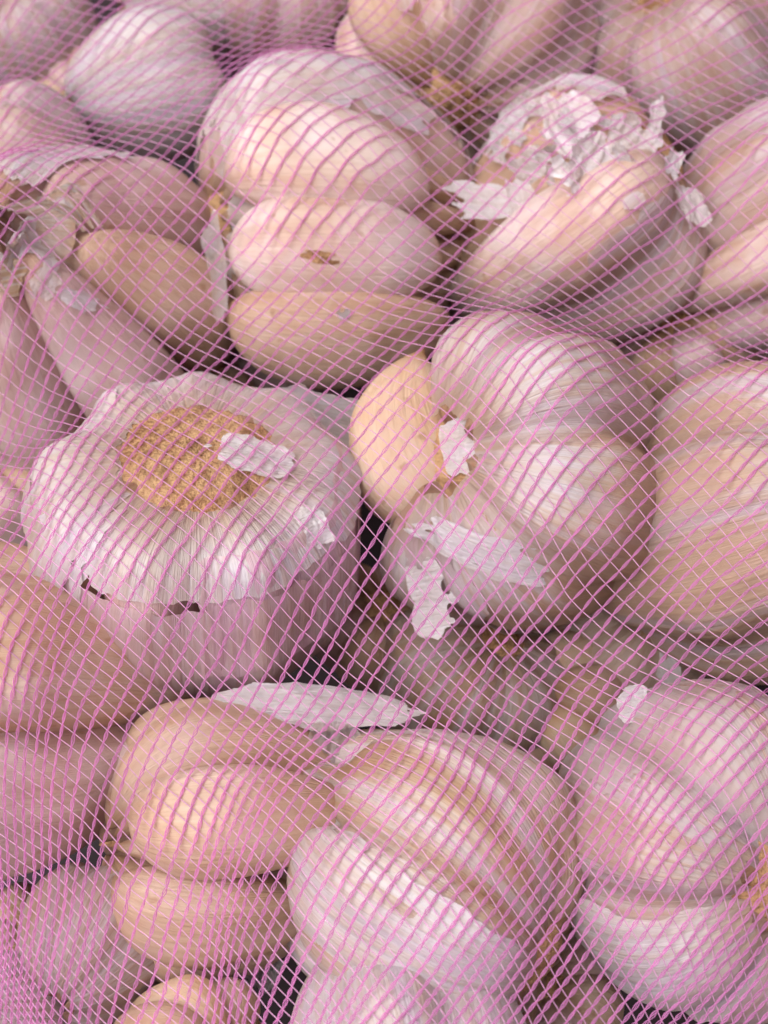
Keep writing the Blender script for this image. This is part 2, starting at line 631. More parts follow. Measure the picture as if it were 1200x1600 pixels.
        P = np.stack([rr * np.cos(PH), rr * np.sin(PH), zz], -1)
        UV = np.stack([PH / 6.2832 * 3.0, TQ], -1)
        seam = UV[:1].copy()
        seam[..., 0] += 3.0
        V, T, F = clip_grid(np.concatenate([P, P[:1]]), np.concatenate([UV, seam]), np.concatenate([f, f[:1]]))
        if len(F) < 4:
            continue
        link('wrapper_skin', make_mesh('wrapper_skin', V, F, T), MAT[sk.get('mat', 'white')], e)
        collect(V, F, M)
    # root plate: a rough disc with a frayed rim
    pr = plate * R * plate_k + 0.06 * R
    nr, na = 24, 96
    ki, ji = np.meshgrid(np.arange(nr) / (nr - 1), np.arange(na), indexing='ij')
    an = 2 * np.pi * ji / na
    r = pr * ki * (1 + 0.13 * fbm(np.cos(an) * 2.6, np.sin(an) * 2.6, 0.3, seed0, 3) * ki)
    zr = np.random.default_rng(seed0).uniform(-0.3, 0.3, ki.shape)
    fq = 9 / R * 2.7
    pz = -H * (0.985 - plate_in) + 0.10 * R * ki ** 3 - 0.03 * R * (1 - ki * ki)
    pz = pz + plate_bump * R * fbm(r * np.cos(an) * fq + zr, r * np.sin(an) * fq - zr, zr * 7, seed0 + 4, 3)
    rv = np.stack([r * np.cos(an), r * np.sin(an), pz], -1).reshape(-1, 3)
    uvv = np.stack([ji / na * 3, ki], -1).reshape(-1, 2)
    rf = [(i * na + j, i * na + (j + 1) % na, (i + 1) * na + (j + 1) % na, (i + 1) * na + j) for i in range(nr - 1) for j in range(na)]
    link('root_plate', make_mesh('root_plate', rv, rf, uvv), MAT['root'], e)
    collect(np.array(rv), rf, M)
    if stem > 0:
        ns_, nz_ = 40, 14
        S = np.zeros((ns_, nz_, 3))
        UVs = np.zeros((ns_, nz_, 2))
        fl = np.zeros((ns_, nz_))
        for i in range(ns_):
            an = 2 * np.pi * i / ns_
            for j in range(nz_):
                k = j / (nz_ - 1)
                r = R * (0.20 - 0.10 * k + 0.10 * (1 - k) ** 3) * (1 + 0.22 * float(vn(math.cos(an) * 3, math.sin(an) * 3, k * 1.5, seed0 + 8)))
                S[i, j] = (r * math.cos(an) + 0.10 * R * k * k, r * math.sin(an), H * 0.86 + tip * 0.7 + stem * R * k)
                UVs[i, j] = (i / ns_ * 2, k)
                fl[i, j] = 1.0 - k + 0.35 * float(fbm(math.cos(an) * 3, math.sin(an) * 3, 0, seed0 + 12, 3)) - 0.25
        V, T, F = clip_grid(S, UVs, fl, wrap=True)
        link('stem', make_mesh('stem', V, F, T), MAT['straw'], e)
        collect(V, F, M)
    BULB[key] = (e, M, R, bvh)
    return e


def ring(n, start, mats, seed, rs=(0.94, 1.05), fill=1.04):
    r = np.random.default_rng(seed)
    out = []
    for i in range(n):
        out.append((start + 360 / n * i + r.uniform(-4, 4), 180 / n * fill, r.uniform(*rs), mats[i % len(mats)]))
    return out


ALL = dict(dphi=400)

# --- the upper layer, as it lies in the photo
bulb('A', 312, 862, 250, 0.84, 0.35, 0.25, (0.08, 0.71, 0.70), ring(9, 10, ['pink', 'tan', 'pink'], 1, (0.97, 1.03)), [
    dict(mat='mauve', t0=0.272, t1=0.97, off=0.03, rough=0.15, seed=36, inv=True, curl=0.03),
    dict(mat='mauve', phi=-72, dphi=62, t0=0.12, t1=0.5, off=0.022, rough=0.1, seed=12),
    dict(mat='white', t0=-0.1, t1=0.262, off=0.035, rough=0.15, seed=5, curl=0.025),
    dict(mat='white', phi=80, dphi=46, t0=-0.02, t1=0.40, off=0.055, rough=0.18, seed=9, curl=0.03)],
    'white papery garlic bulb with a broad brown root disc facing up', plate=0.53, plate_k=1.12, plate_in=0.015, taut=70, qc=0.64)
bulb('B', 800, 745, 250, 0.84, 0.3, 0.35, (-0.60, 0.15, 0.78), [
    (-98, 24, 1.0, 'tan'), (-50, 24, 1.02, 'pale'), (3, 27, 1.05, 'pale'), (58, 25, 1.0, 'tan'), (103, 21, 0.97, 'pink')], [
    dict(mat='fade', phi=-10, dphi=112, t0=-0.05, t1=0.97, off=0.02, rough=0.10, seed=1),
    dict(mat='rosy', phi=100, dphi=34, t0=0.05, t1=0.9, off=0.045, rough=0.2, seed=6)],
    'garlic bulb with one bare yellow clove showing beside its hollow root', plate=0.26, plate_in=0.16, taut=2, qc=0.70, extra=[dict(px=614, py=712, z=1.3, r=212, hr=0.62, tip=0.06, root=(0.40, -0.90, 0.12), half=24, mat='wedge', twist=0.0, hint=(-0.93, -0.28, 0.22))])
bulb('C', 508, 345, 258, 0.74, 0.25, 0.1, (-0.93, -0.05, 0.36), [
    (-70, 22, 0.97, 'pale'), (-24, 14, 0.62, 'tan'), (12, 14, 0.62, 'tan'), (49, 14, 0.62, 'tan'), (90, 20, 0.92, 'tan'),
    (132, 23, 0.95, 'tan'), (180, 25, 0.95, 'pink'), (-118, 28, 0.98, 'pink')], [
    dict(mat='white', phi=-92, dphi=46, t0=0.10, t1=0.95, off=0.05, rough=0.22, seed=3, curl=0.06),
    dict(mat='film', phi=-10, dphi=80, t0=0.05, t1=0.20, off=0.05, rough=0.2, seed=8, curl=0.08)],
    'garlic bulb split into three bare stacked cloves under a white cap', qc=0.73, plate=0.12, extra=[
    dict(px=514, py=252, z=2.42, r=152, hr=1.10, tip=0.06, root=(-0.98, 0.04, 0.15), half=41.5, mat='pale', hint=(0, 0.35, 0.9)),
    dict(px=527, py=395, z=1.66, r=150, hr=1.16, tip=0.06, root=(-0.98, 0.02, 0.15), half=40.5, mat='pale', hint=(0, -0.12, 1)),
    dict(px=530, py=527, z=0.48, r=150, hr=1.20, tip=0.06, root=(-0.98, 0.03, 0.15), half=39.5, mat='tan', hint=(0, -0.6, 0.8))])
bulb('D', 890, 340, 218, 0.84, 0.2, 0.1, (0.78, 0.48, 0.40), [
    (-17, 27, 1.02, 'pale'), (-68, 23, 1.0, 'pink'), (-112, 24, 0.95, 'pink'), (160, 26, 0.95, 'pink'), (112, 20, 0.92, 'tan'),
    (78, 16, 0.64, 'tan'), (36, 15, 0.45, 'tan')], [
    dict(mat='white', phi=126, dphi=33, t0=0.10, t1=0.92, off=0.05, rough=0.30, seed=3, curl=0.10),
    dict(mat='rosy', phi=-66, dphi=44, t0=0.12, t1=0.9, off=0.04, rough=0.25, seed=7)],
    'torn open garlic bulb with shredded white skin around its hollow top')
bulb('E', 108, 470, 268, 0.62, 0.30, 0.0, (0.16, -0.30, -0.94), [
    (-40, 22, 1.04, 'pink'), (7, 21, 1.0, 'pink'), (55, 21, 0.98, 'tan', 0.0, 0.86), (108, 25, 1.0, 'pink', 0.0, 0.92), (158, 24, 0.95, 'pink'),
    (-155, 24, 0.95, 'pink'), (-84, 20, 0.96, 'pink'), (-120, 18, 0.9, 'tan')], [
    dict(mat='white', phi=150, dphi=22, t0=0.3, t1=1.0, off=0.04, rough=0.4, seed=5, curl=0.06)],
    'open garlic bulb with long cloves fanning down from its dry stem', stem=0.26, qc=0.74)
bulb('F', 238, 132, 118, 0.85, 0.3, 0.1, (0.88, 0.35, -0.30), ring(6, 20, ['pale', 'pink'], 21), [
    dict(mat='white', t0=0.02, t1=0.97, off=0.02, rough=0.08, seed=4)],
    'pale garlic bulb behind the white-capped split one, with a shiny highlight', plate=0.25, taut=80)
bulb('X', 300, 0, 100, 0.88, 0.3, -0.1, (0.88, 0.2, -0.35), ring(6, 10, ['pale', 'pink'], 23), [
    dict(mat='white', t0=0.02, t1=0.97, off=0.02, rough=0.08, seed=4)],
    'pale rounded garlic bulb at the top edge above the shiny one', taut=60)
bulb('Y', 112, 128, 66, 0.9, 0.3, -0.9, (-0.3, 0.5, -0.7), ring(6, 10, ['pink', 'tan'], 24), [],
    'small dusky garlic bulb squeezed in left of the shiny one')
bulb('G', 735, 62, 208, 0.85, 0.35, 0.0, (-0.20, -0.72, 0.55), ring(8, -12, ['pale', 'pink', 'pale', 'tan'], 33), [
    dict(mat='rosy', phi=60, dphi=80, t0=0.04, t1=0.95, off=0.02, rough=0.4, seed=3)],
    'large pale pink garlic bulb with deep grooves at the far edge, middle of the top', plate=0.2)
bulb('H', 1098, 98, 172, 0.88, 0.3, 0.1, (-0.55, 0.55, 0.60), ring(7, 5, ['pink', 'pale'], 41), [
    dict(mat='rosy', t0=0.02, t1=0.97, off=0.03, rough=0.12, seed=3)],
    'smooth rosy garlic bulb in the top right corner')
bulb('I', 1232, 372, 205, 0.80, 0.3, 0.15, (0.80, 0.35, 0.45), [
    (-8, 20, 1.0, 'pale'), (36, 22, 1.0, 'pale'), (80, 22, 1.0, 'pink'), (-50, 20, 1.0, 'pink'), (125, 24, 1.0, 'pink'),
    (-95, 24, 1.0, 'pink'), (-140, 24, 1.0, 'pink'), (180, 22, 1.0, 'pink')], [
    dict(mat='rosy', phi=60, dphi=34, t0=0.12, t1=0.95, off=0.03, rough=0.15, seed=3)],
    'garlic bulb at the right edge with two bare cloves parted by a dark slit')
bulb('J', 1168, 818, 245, 0.86, 0.3, 0.0, (0.72, 0.25, 0.62), ring(7, -25, ['tan', 'pale'], 51), [
    dict(mat='fade', t0=0.02, t1=0.97, off=0.025, rough=0.10, seed=3)],
    'straw coloured garlic bulb at the right edge below the slit one')
bulb('K', -5, 1105, 262, 0.90, 0.3, 0.0, (-0.90, 0.05, 0.42), [
    (-34, 30, 1.03, 'papery'), (37, 29, 1.02, 'pink'), (84, 24, 0.98, 'pink'), (-88, 26, 0.96, 'tan'), (135, 26, 0.95, 'pink'), (-140, 28, 0.95, 'pink')], [
],
    'tan garlic bulb at the left edge with a dark gap between two big cloves', qc=0.72)
bulb('L', 356, 1312, 226, 0.86, 0.15, -0.2, (-0.92, 0.05, 0.36), [
    (-46, 14, 0.62, 'tan'), (-8, 14, 0.62, 'tan'), (34, 14, 0.62, 'tan'), (78, 20, 0.92, 'tan'), (128, 24, 0.95, 'pink'),
    (178, 26, 0.95, 'pink'), (-128, 26, 0.95, 'pink'), (-80, 22, 0.95, 'tan')], [
    dict(mat='film', phi=52, dphi=30, t0=0.02, t1=0.16, off=0.04, rough=0.2, seed=3, curl=0.05)],
    'bare tan garlic bulb of smooth stacked cloves below the brown root disc', qc=0.73, plate=0.12, plate_k=-0.3, extra=[
    dict(px=338, py=1152, z=0.60, r=128, hr=1.15, tip=0.06, root=(-0.98, 0.05, 0.15), half=36, mat='tan', hint=(0, 0.65, 0.75)),
    dict(px=370, py=1284, z=1.35, r=152, hr=1.17, tip=0.06, root=(-0.99, -0.02, 0.10), half=40, mat='tan', hint=(0, 0.05, 1)),
    dict(px=326, py=1440, z=0.35, r=145, hr=1.12, tip=0.06, root=(-0.97, 0.14, 0.15), half=41, mat='tan', hint=(0, -0.5, 0.85))])
bulb('M', 668, 1375, 245, 0.92, 0.25, 0.15, (0.78, -0.42, 0.46), [
    (38, 24, 0.72, 'pale'), (-23, 24, 0.72, 'pale'), (92, 24, 0.96, 'papery'), (-90, 26, 1.0, 'pale'), (130, 26, 0.97, 'pink'), (180, 26, 0.95, 'pink'), (-142, 24, 0.96, 'pink')], [
    dict(mat='straw', t0=0.02, t1=0.97, off=0.02, rough=0.06, seed=3, curl=0.02),
    dict(mat='white', phi=-44, dphi=54, t0=0.02, t1=0.95, off=0.04, rough=0.10, seed=8, curl=0.05)],
    'plump garlic bulb in two lobes parted by a slanting crack', qc=0.72, taut=1, skin_extra=True, extra=[
    dict(px=728, py=1272, z=1.65, r=200, hr=0.98, tip=0.05, root=(0.86, -0.48, 0.12), half=45, mat='papery', hint=(0.28, 0.50, 0.82)),
    dict(px=628, py=1462, z=1.30, r=215, hr=1.0, tip=0.05, root=(0.90, -0.40, 0.15), half=43, mat='chalk', hint=(-0.20, -0.32, 0.92))])
bulb('N', 1108, 1312, 248, 0.92, 0.3, 0.2, (0.31, -0.06, 0.95), ring(6, -50, ['pale', 'tan'], 61, (0.98, 1.04), 1.0), [
    dict(mat='rosy', t0=0.02, t1=0.97, off=0.025, rough=0.06, seed=3),
    dict(mat='white', phi=-53, dphi=31, t0=0.02, t1=0.66, off=0.06, rough=0.06, seed=5, curl=0.07),
    dict(mat='film', phi=46, dphi=26, t0=0.02, t1=0.75, off=0.045, rough=0.25, seed=9, curl=0.02)],
    'white streaked garlic bulb with a ragged yellowish root at the right edge', plate=0.24, plate_k=1.25, taut=2, qc=0.70)
bulb('O', 150, 1482, 128, 0.85, 0.3, -0.6, (0.2, 0.3, -0.9), ring(6, 15, ['pink', 'pale'], 71), [
    dict(mat='rosy', t0=0.02, t1=0.97, off=0.03, rough=0.1, seed=3)],
    'small smooth pink garlic bulb near the lower left corner')
bulb('Q', 632, 1662, 205, 0.85, 0.3, 0.3, (0.2, -0.5, 0.8), ring(7, 15, ['pale', 'tan'], 75), [
    dict(mat='white', t0=0.02, t1=0.97, off=0.03, rough=0.1, seed=3)],
    'white papery garlic bulb cut off by the bottom edge')
bulb('R', 290, 1655, 130, 0.85, 0.3, -0.4, (0.7, 0.3, 0.5), ring(7, 0, ['wedge', 'tan'], 76), [],
    'yellowish bare garlic bulb cut off by the bottom edge')
bulb('S', 10, 1600, 105, 0.85, 0.3, -0.2, (-0.6, 0.3, 0.5), ring(6, 0, ['pink', 'pale'], 77), [
    dict(mat='white', t0=0.02, t1=0.97, off=0.03, rough=0.1, seed=3)],
    'papery garlic bulb in the bottom left corner')
bulb('T', 30, 262, 120, 0.9, 0.3, 0.0, (-0.5, 0.5, 0.6), ring(6, 30, ['pink', 'tan'], 78), [
    dict(mat='film', t0=0.15, t1=0.97, off=0.03, rough=0.4, seed=3)],
    'pinkish garlic bulb with a thin pale skin at the upper left edge')
bulb('U', 432, 12, 118, 0.9, 0.3, -0.3, (0.2, 0.5, 0.7), ring(6, 10, ['pink'], 79), [
    dict(mat='rosy', t0=0.02, t1=0.97, off=0.03, rough=0.1, seed=3)],
    'dusky pink garlic bulb between two pale ones along the top edge')
bulb('V', 60, 55, 105, 0.9, 0.3, -0.3, (-0.3, 0.5, 0.7), ring(6, 0, ['pink', 'pale'], 80), [
    dict(mat='rosy', t0=0.02, t1=0.97, off=0.03, rough=0.3, seed=3)],
    'small mauve garlic bulb in the top left corner')
bulb('W', 975, -25, 110, 0.9, 0.3, -0.5, (0.2, 0.5, 0.6), ring(6, 0, ['pink', 'pale'], 82), [],
    'pink garlic bulb just showing at the top edge beside the smooth rosy one')
# --- lower layer seen in the gaps
DEEP = [
    ('e1', 985, 1010, 125, -3.8, (0.2, 0.5, 0.7), ['tan', 'pink'], 'buff', 'shaded garlic bulb under the straw coloured one at the right'),
    ('e2', 300, 640, 110, -3.6, (-0.3, 0.5, 0.7), ['pink', 'tan'], None, 'dim garlic bulb behind the upper rim of the root-disc bulb'),
    ('e3', 870, 1560, 110, -3.4, (-0.3, 0.5, 0.7), ['pink', 'tan'], None, 'dim garlic bulb at the bottom between two big white ones'),
    ('e4', 30, 770, 110, -3.4, (-0.3, 0.5, 0.7), ['pink', 'tan'], None, 'dim garlic bulb in the dark gap at the left edge'),
    ('d1', 735, 1075, 150, -3.6, (0.3, 0.6, 0.6), ['pink', 'tan'], 'straw', 'shaded pink garlic bulb deep in the central gap'),
    ('d2', 880, 1120, 125, -3.9, (-0.5, 0.4, 0.6), ['wedge', 'tan'], None, 'shaded yellowish garlic bulb low in the gap above the streaked white bulb'),
    ('d3', 420, 560, 120, -3.9, (0.4, 0.5, 0.6), ['pink'], 'film', 'dim greyish garlic bulb in the hole above the brown root disc'),
    ('d4', 760, 430, 110, -3.6, (0.4, 0.5, 0.6), ['pale'], 'white', 'dim white garlic bulb in the hole beside the torn bulb'),
    ('d5', 1075, 555, 110, -2.6, (-0.4, 0.5, 0.7), ['pink', 'tan'], None, 'shaded brownish garlic bulb in the gap at the right'),
    ('d6', 590, 985, 105, -3.4, (0.1, 0.5, 0.8), ['tan', 'pink'], None, 'shaded brown garlic bulb under the hanging white scrap'),
    ('d7', 640, 215, 105, -3.2, (0.1, 0.5, 0.8), ['pink', 'pale'], None, 'dim pink garlic bulb sunk behind the split bulb'),
    ('d8', 225, 1110, 95, -3.2, (0.1, 0.5, 0.8), ['tan', 'pink'], None, 'dim tan garlic bulb sunk left of the bare stacked cloves'),
    ('d9', 60, 1475, 95, -3.0, (0.1, 0.5, 0.8), ['tan', 'pink'], None, 'dim brown garlic bulb behind the small pink one'),
]
for key, px, py, r, z, rt, mats, sk, lab in DEEP:
    bulb(key, px, py, r, 0.9, 0.3, z + 0.7, rt, ring(6, 12, mats, len(key) + px), [] if sk is None else [
        dict(mat=sk, t0=0.02, t1=0.97, off=0.03, rough=0.35, seed=3)], lab, group='garlic bulbs sunk in the gaps')

# ------------------------------------------------------------------ scraps of loose skin
ALLV = np.concatenate(WV)
BV = BVHTree.FromPolygons([Vector(v) for v in ALLV.tolist()], WF)


def scrap(px, py, wpx, hpx, rot, mat, seed, parent=None, name=None, label=None, curl=0.25, bend=0.0, rag=0.35, lift=0.05, conform=True,
          tiltdir=(0, 0), crimp=0.014, zoff=0.0, zabs=None, arch=0.0, cat='garlic skin'):
    """a torn piece of papery skin lying on whatever is seen at that pixel"""
    d = ray(px, py)
    h = BV.ray_cast(CAMP, d.normalized())
    p, n = h[0], h[1]
    if p is None or zabs is not None:
        p, n = at(px, py, -1.5 if zabs is None else zabs)[0], BACK.copy()
    dep = (p - CAMP).dot(-BACK)
    n = n.normalized()
    if n.dot(BACK) < 0:
        n = -n
    n = (n + UP * tiltdir[1] + RIGHT * tiltdir[0]).normalized() if conform else (BACK + UP * tiltdir[1] + RIGHT * tiltdir[0]).normalized()
    p = p + n * lift + BACK * zoff
    ax = RIGHT * math.cos(math.radians(rot)) + UP * math.sin(math.radians(rot))
    ax = (ax - n * ax.dot(n)).normalized()
    ay = n.cross(ax)
    sx, sy = wpx * dep / FPX / 2, hpx * dep / FPX / 2
    NU, NV = 46, 46
    u, v = np.meshgrid(np.linspace(-1.3, 1.3, NU), np.linspace(-1.3, 1.3, NV), indexing='ij')
    rr = (np.abs(u) ** 2.6 + np.abs(v) ** 2.6) ** (1 / 2.6)
    f = 0.92 - rr + rag * (0.6 * fbm(u * 1.5, v * 1.5, 0, seed, 2) + 0.22 * fbm(u * 3.5, v * 3.5, 0, seed + 3, 3)) + 0.05 * rag * vn(u * 2, v * 14, 0, seed + 6)
    rad = np.clip(rr, 0, 1.3)
    s = min(sx, sy)
    hgt = curl * s * (rad ** 2) * (0.5 + 0.7 * vn(u * 1.1 + 3, v * 1.1, 0, seed + 8)) + bend * s * v * v + arch * sx * u * u
    hgt = hgt + crimp * s * fbm(u * 6, v * 2.2, 0, seed + 11, 3) * 2
    P = np.zeros((NU, NV, 3))
    for i in range(NU):
        for j in range(NV):
            q = p + ax * (u[i, j] * sx) + ay * (v[i, j] * sy)
            if conform:
                hh = BV.ray_cast(q + n * 0.8, -n, 2.0)
                if hh[0] is not None:
                    q = hh[0] + n * lift
            q = q + n * float(hgt[i, j])
            P[i, j] = q
    V, T, F = clip_grid(P, np.stack([v * 0.5 + 0.5, u * 0.5 + 0.5], -1), f)
    if parent is not None:
        e, M, R, _ = BULB[parent]
        Mi = np.array(M.inverted())
        V2 = V @ Mi[:3, :3].T + Mi[:3, 3]
        o = link(name or 'skin_flap', make_mesh('skin_flap', V2, F, T), MAT[mat], e)
    else:
        c = V.mean(0)
        o = link(name or 'skin_scrap', make_mesh('skin_scrap', V - c, F, T), MAT[mat])
        o.location = Vector(c) * CM
        tag(o, label, cat, 'loose scraps of papery skin')
    return o, V, F


SCR = []
SCR.append(scrap(398, 718, 130, 82, -12, 'flake', 3, label='torn white skin scrap lying on the brown root disc', lift=0.06, curl=0.14, rag=0.45))
SCR.append(scrap(716, 695, 56, 104, 8, 'flake', 8, label='small white skin scrap stuck in the hollow root of the yellow-cloved bulb', lift=0.05, curl=0.12, rag=0.35, conform=False, tiltdir=(-0.3, 0.1)))
SCR.append(scrap(505, 1098, 300, 70, -6, 'flake', 12, label='long curled skin scrap bridging the gap below the root-disc bulb', conform=False, tiltdir=(0.0, 0.55), curl=0.35, bend=-0.75, rag=0.32, arch=-0.14, crimp=0.06, zabs=1.0))
SCR.append(scrap(525, 1165, 88, 96, 3, 'film', 15, label='short pleated skin scrap hanging beneath the long curled one', conform=False, tiltdir=(0.0, -0.2), curl=0.15, rag=0.25, zabs=0.6, crimp=0.08))
SCR.append(scrap(415, 1522, 70, 55, 25, 'flake', 19, label='crumpled skin scrap by the lower end of the bare stacked cloves', conform=False, tiltdir=(-0.3, 0.4), curl=0.9, rag=0.6, crimp=0.15))
SCR.append(scrap(535, 492, 24, 15, 5, 'flake', 22, label='tiny white crumb of skin on the lowest stacked clove of the split bulb', lift=0.03, curl=0.7, rag=0.7))
# flaps still attached to their bulbs
SCR.append(scrap(752, 862, 215, 56, -16, 'flake', 31, 'B', lift=0.07, curl=0.2, rag=0.75))
SCR.append(scrap(502, 402, 52, 20, -4, 'root', 38, 'C', name='scar', lift=0.012, curl=0.0, rag=0.8, crimp=0.0))
SCR.append(scrap(672, 935, 74, 135, 14, 'flake', 34, 'B', conform=False, tiltdir=(-0.2, -0.2), curl=0.3, rag=0.5, zabs=0.6))
SCR.append(scrap(485, 650, 190, 92, -8, 'film', 41, 'A', conform=False, tiltdir=(0.3, 0.5), curl=0.2, rag=0.4, zabs=1.6))
SCR.append(scrap(488, 825, 56, 74, 20, 'flake', 43, 'A', lift=0.10, curl=0.35, rag=0.5))
SCR.append(scrap(340, 425, 38, 165, 6, 'film', 45, 'C', conform=False, tiltdir=(-0.3, 0), curl=0.2, rag=0.5, zoff=0.25))
SCR.append(scrap(762, 322, 135, 70, -14, 'flake', 51, 'D', conform=False, tiltdir=(-0.1, 0.4), curl=0.4, rag=0.5, zabs=1.2))
SCR.append(scrap(815, 320, 52, 110, 18, 'flake', 53, 'D', conform=False, tiltdir=(0.2, -0.1), curl=0.3, rag=0.5, zabs=1.3))
for q, (x_, y_, w_, h_, r_) in enumerate([(880, 225, 60, 100, 30), (905, 265, 70, 80, -30), (985, 225, 60, 55, -40),
                                          (1015, 205, 20, 62, -12), (1045, 262, 22, 52, -20), (800, 190, 80, 36, 45), (835, 265, 40, 60, 60), (1065, 330, 40, 60, 10)]):
    SCR.append(scrap(x_, y_, w_ * 1.3, h_ * 1.3, r_, 'flake', 60 + q, 'D', conform=False, tiltdir=(0.5 * math.sin(q * 2.1), 0.5 * math.cos(q * 1.7)), curl=0.6, rag=0.7, zoff=0.25 + 0.2 * math.sin(q), crimp=0.05))
for q in range(10):
    a_ = q * 2.4
    x_, y_ = 880 + 105 * math.sqrt((q + 1) / 10) * math.cos(a_), 225 + 58 * math.sqrt((q + 1) / 10) * math.sin(a_)
    SCR.append(scrap(x_, y_, 30 + 8 * (q % 3), 22 + 9 * (q % 4), 37 * q, 'flake', 160 + q, 'D', conform=False, tiltdir=(0.6 * math.sin(q * 1.3), 0.6 * math.cos(q * 2.7)), curl=0.8, rag=0.6, zoff=0.12, crimp=0.05))
SCR.append(scrap(72, 440, 46, 60, -30, 'film', 81, 'E', lift=0.06, curl=0.3, rag=0.5))
SCR.append(scrap(125, 470, 80, 30, -20, 'flake', 83, 'E', lift=0.06, curl=0.4, rag=0.6))
SCR.append(scrap(58, 392, 100, 46, -15, 'film', 84, 'E', lift=0.05, curl=0.4, rag=0.6))
SCR.append(scrap(28, 425, 50, 70, 10, 'straw', 86, 'E', lift=0.05, curl=0.4, rag=0.6))
SCR.append(scrap(118, 372, 90, 34, -6, 'straw', 87, 'E', lift=0.06, curl=0.3, rag=0.5))
SCR.append(scrap(1042, 1050, 40, 75, 12, 'flake', 91, 'N', conform=False, tiltdir=(0.1, 0.3), curl=0.4, rag=0.4, zoff=0.1))
SCR.append(scrap(988, 1098, 62, 55, 20, 'flake', 93, 'N', conform=False, tiltdir=(-0.3, 0.3), curl=0.3, rag=0.4, zoff=0.2))
for o, V, F in SCR:
    WV.append(V)
    b = WN[0]
    WF += [[int(k) + b for k in f] for f in F]
    WN[0] += len(V)

# ------------------------------------------------------------------ the net
ALLV = np.concatenate(WV)
BV = BVHTree.FromPolygons([Vector(v) for v in ALLV.tolist()], WF)
X0, X1, Y0, Y1, ST = -10.5, 10.5, -10.5, 14.5, 0.1
xs, ys = np.arange(X0, X1 + ST / 2, ST), np.arange(Y0, Y1 + ST / 2, ST)
HM = np.full((len(xs), len(ys)), -2.0)
dn = Vector((0, 0, -1))
for i, x in enumerate(xs):
    for j, y in enumerate(ys):
        h = BV.ray_cast(Vector((x, y, 9.0)), dn, 20)
        if h[0] is not None:
            HM[i, j] = max(-2.0, h[0].z)
OB = HM + 0.014
S = OB.copy()
# coarse to fine taut membrane over the heap
for it in range(900):
    P = np.pad(S, 1, mode='edge')
    S = np.maximum(OB, 0.25 * (P[:-2, 1:-1] + P[2:, 1:-1] + P[1:-1, :-2] + P[1:-1, 2:]) + 0.00012)
for it in range(4):
    P = np.pad(S, 1, mode='edge')
    S = np.maximum(OB, 0.2 * (S + P[:-2, 1:-1] + P[2:, 1:-1] + P[1:-1, :-2] + P[1:-1, 2:]))


def height(x, y):
    fx = np.clip((np.asarray(x) - X0) / ST, 0, len(xs) - 1.001)
    fy = np.clip((np.asarray(y) - Y0) / ST, 0, len(ys) - 1.001)
    i, j = fx.astype(int), fy.astype(int)
    a, b = fx - i, fy - j
    return (S[i, j] * (1 - a) + S[i + 1, j] * a) * (1 - b) + (S[i, j + 1] * (1 - a) + S[i + 1, j + 1] * a) * b


CELL_A, CELL_B = 0.248, 0.246                   # cm between strands / between threads


def cloth(a, b):
    """cloth coordinates (cells) to the plane of the heap"""
    # a runs along the thin threads (down-right), b along the strands (up-right)
    A, B = a * CELL_A, b * CELL_B
    A = A + 0.29 * np.sin(A * 1.15 + 1.8 * vn(A * 0.10, B * 0.16, 3, 91)) * np.clip(0.45 + 0.9 * vn(A * 0.17, B * 0.14, 1, 93), 0, 1)
    B = B + 0.26 * np.sin(B * 1.25 + 1.8 * vn(A * 0.16, B * 0.10, 5, 95)) * np.clip(0.35 + 0.9 * vn(A * 0.15, B * 0.17, 1, 97), 0, 1)
    ta = math.radians(-45) - 0.020 * A * 0.5 + 0.006 * B
    tb = math.radians(55) - 0.034 * B * 0.5 - 0.006 * A
    x = A * np.cos(ta) + B * np.cos(tb)
    y = A * np.sin(ta) + B * np.sin(tb)
    ks = np.where(y < 0, 0.022, 0.017)
    x, y = x * np.exp(ks * np.clip(y, -30, 30)), (np.exp(2 * ks * np.clip(y, -30, 30)) - 1) / (2 * ks)
    x = x + 0.26 * fbm(A * 0.23 + 5, B * 0.23, 0, 101, 2) + 0.05 * vn(A * 0.9, B * 0.35, 0, 105)
    y = y + 0.26 * fbm(A * 0.23 + 5, B * 0.23, 7, 103, 2) + 0.05 * vn(A * 0.35, B * 0.9, 0, 107)
    return x, y


def tube(C, r, sides, V, F, cap=False):
    """C: n x 3 centreline, r: n radii"""
    n = len(C)
    T = np.gradient(C, axis=0)
    T /= np.linalg.norm(T, axis=1)[:, None] + 1e-9
    U = np.cross(T, np.array([0, 0, 1.0]))
    U /= np.linalg.norm(U, axis=1)[:, None] + 1e-9
    Wv = np.cross(U, T)
    an = np.linspace(0, 2 * np.pi, sides, endpoint=False)
    P = C[:, None, :] + r[:, None, None] * (np.cos(an)[None, :, None] * U[:, None, :] + np.sin(an)[None, :, None] * Wv[:, None, :])
    b = sum(len(q) for q in V)
    V.append(P.reshape(-1, 3))
    i = np.arange(n - 1)[:, None] * sides
    j = np.arange(sides)[None, :]
    j2 = (j + 1) % sides
    q = np.stack([i + j, i + j2, i + sides + j2, i + sides + j], -1).reshape(-1, 4) + b
    F.append(q)
    return T, U, Wv


def in_view(x, y, m=1.4):
    z = 1.5
    p = np.stack([x, y, np.full_like(x, z)], -1) - np.array(CAMP)
    d = -(p @ np.array(BACK))
    u = (p @ np.array(RIGHT)) / d * FPX
    v = (p @ np.array(UP)) / d * FPX
    mm = m * 80
    return (np.abs(u) < 600 + mm) & (np.abs(v) < 800 + mm)


bag = bpy.data.objects.new('net_bag', None)
sc.collection.objects.link(bag)
tag(bag, 'pink plastic net bag stretched over the heap of garlic', 'net bag')


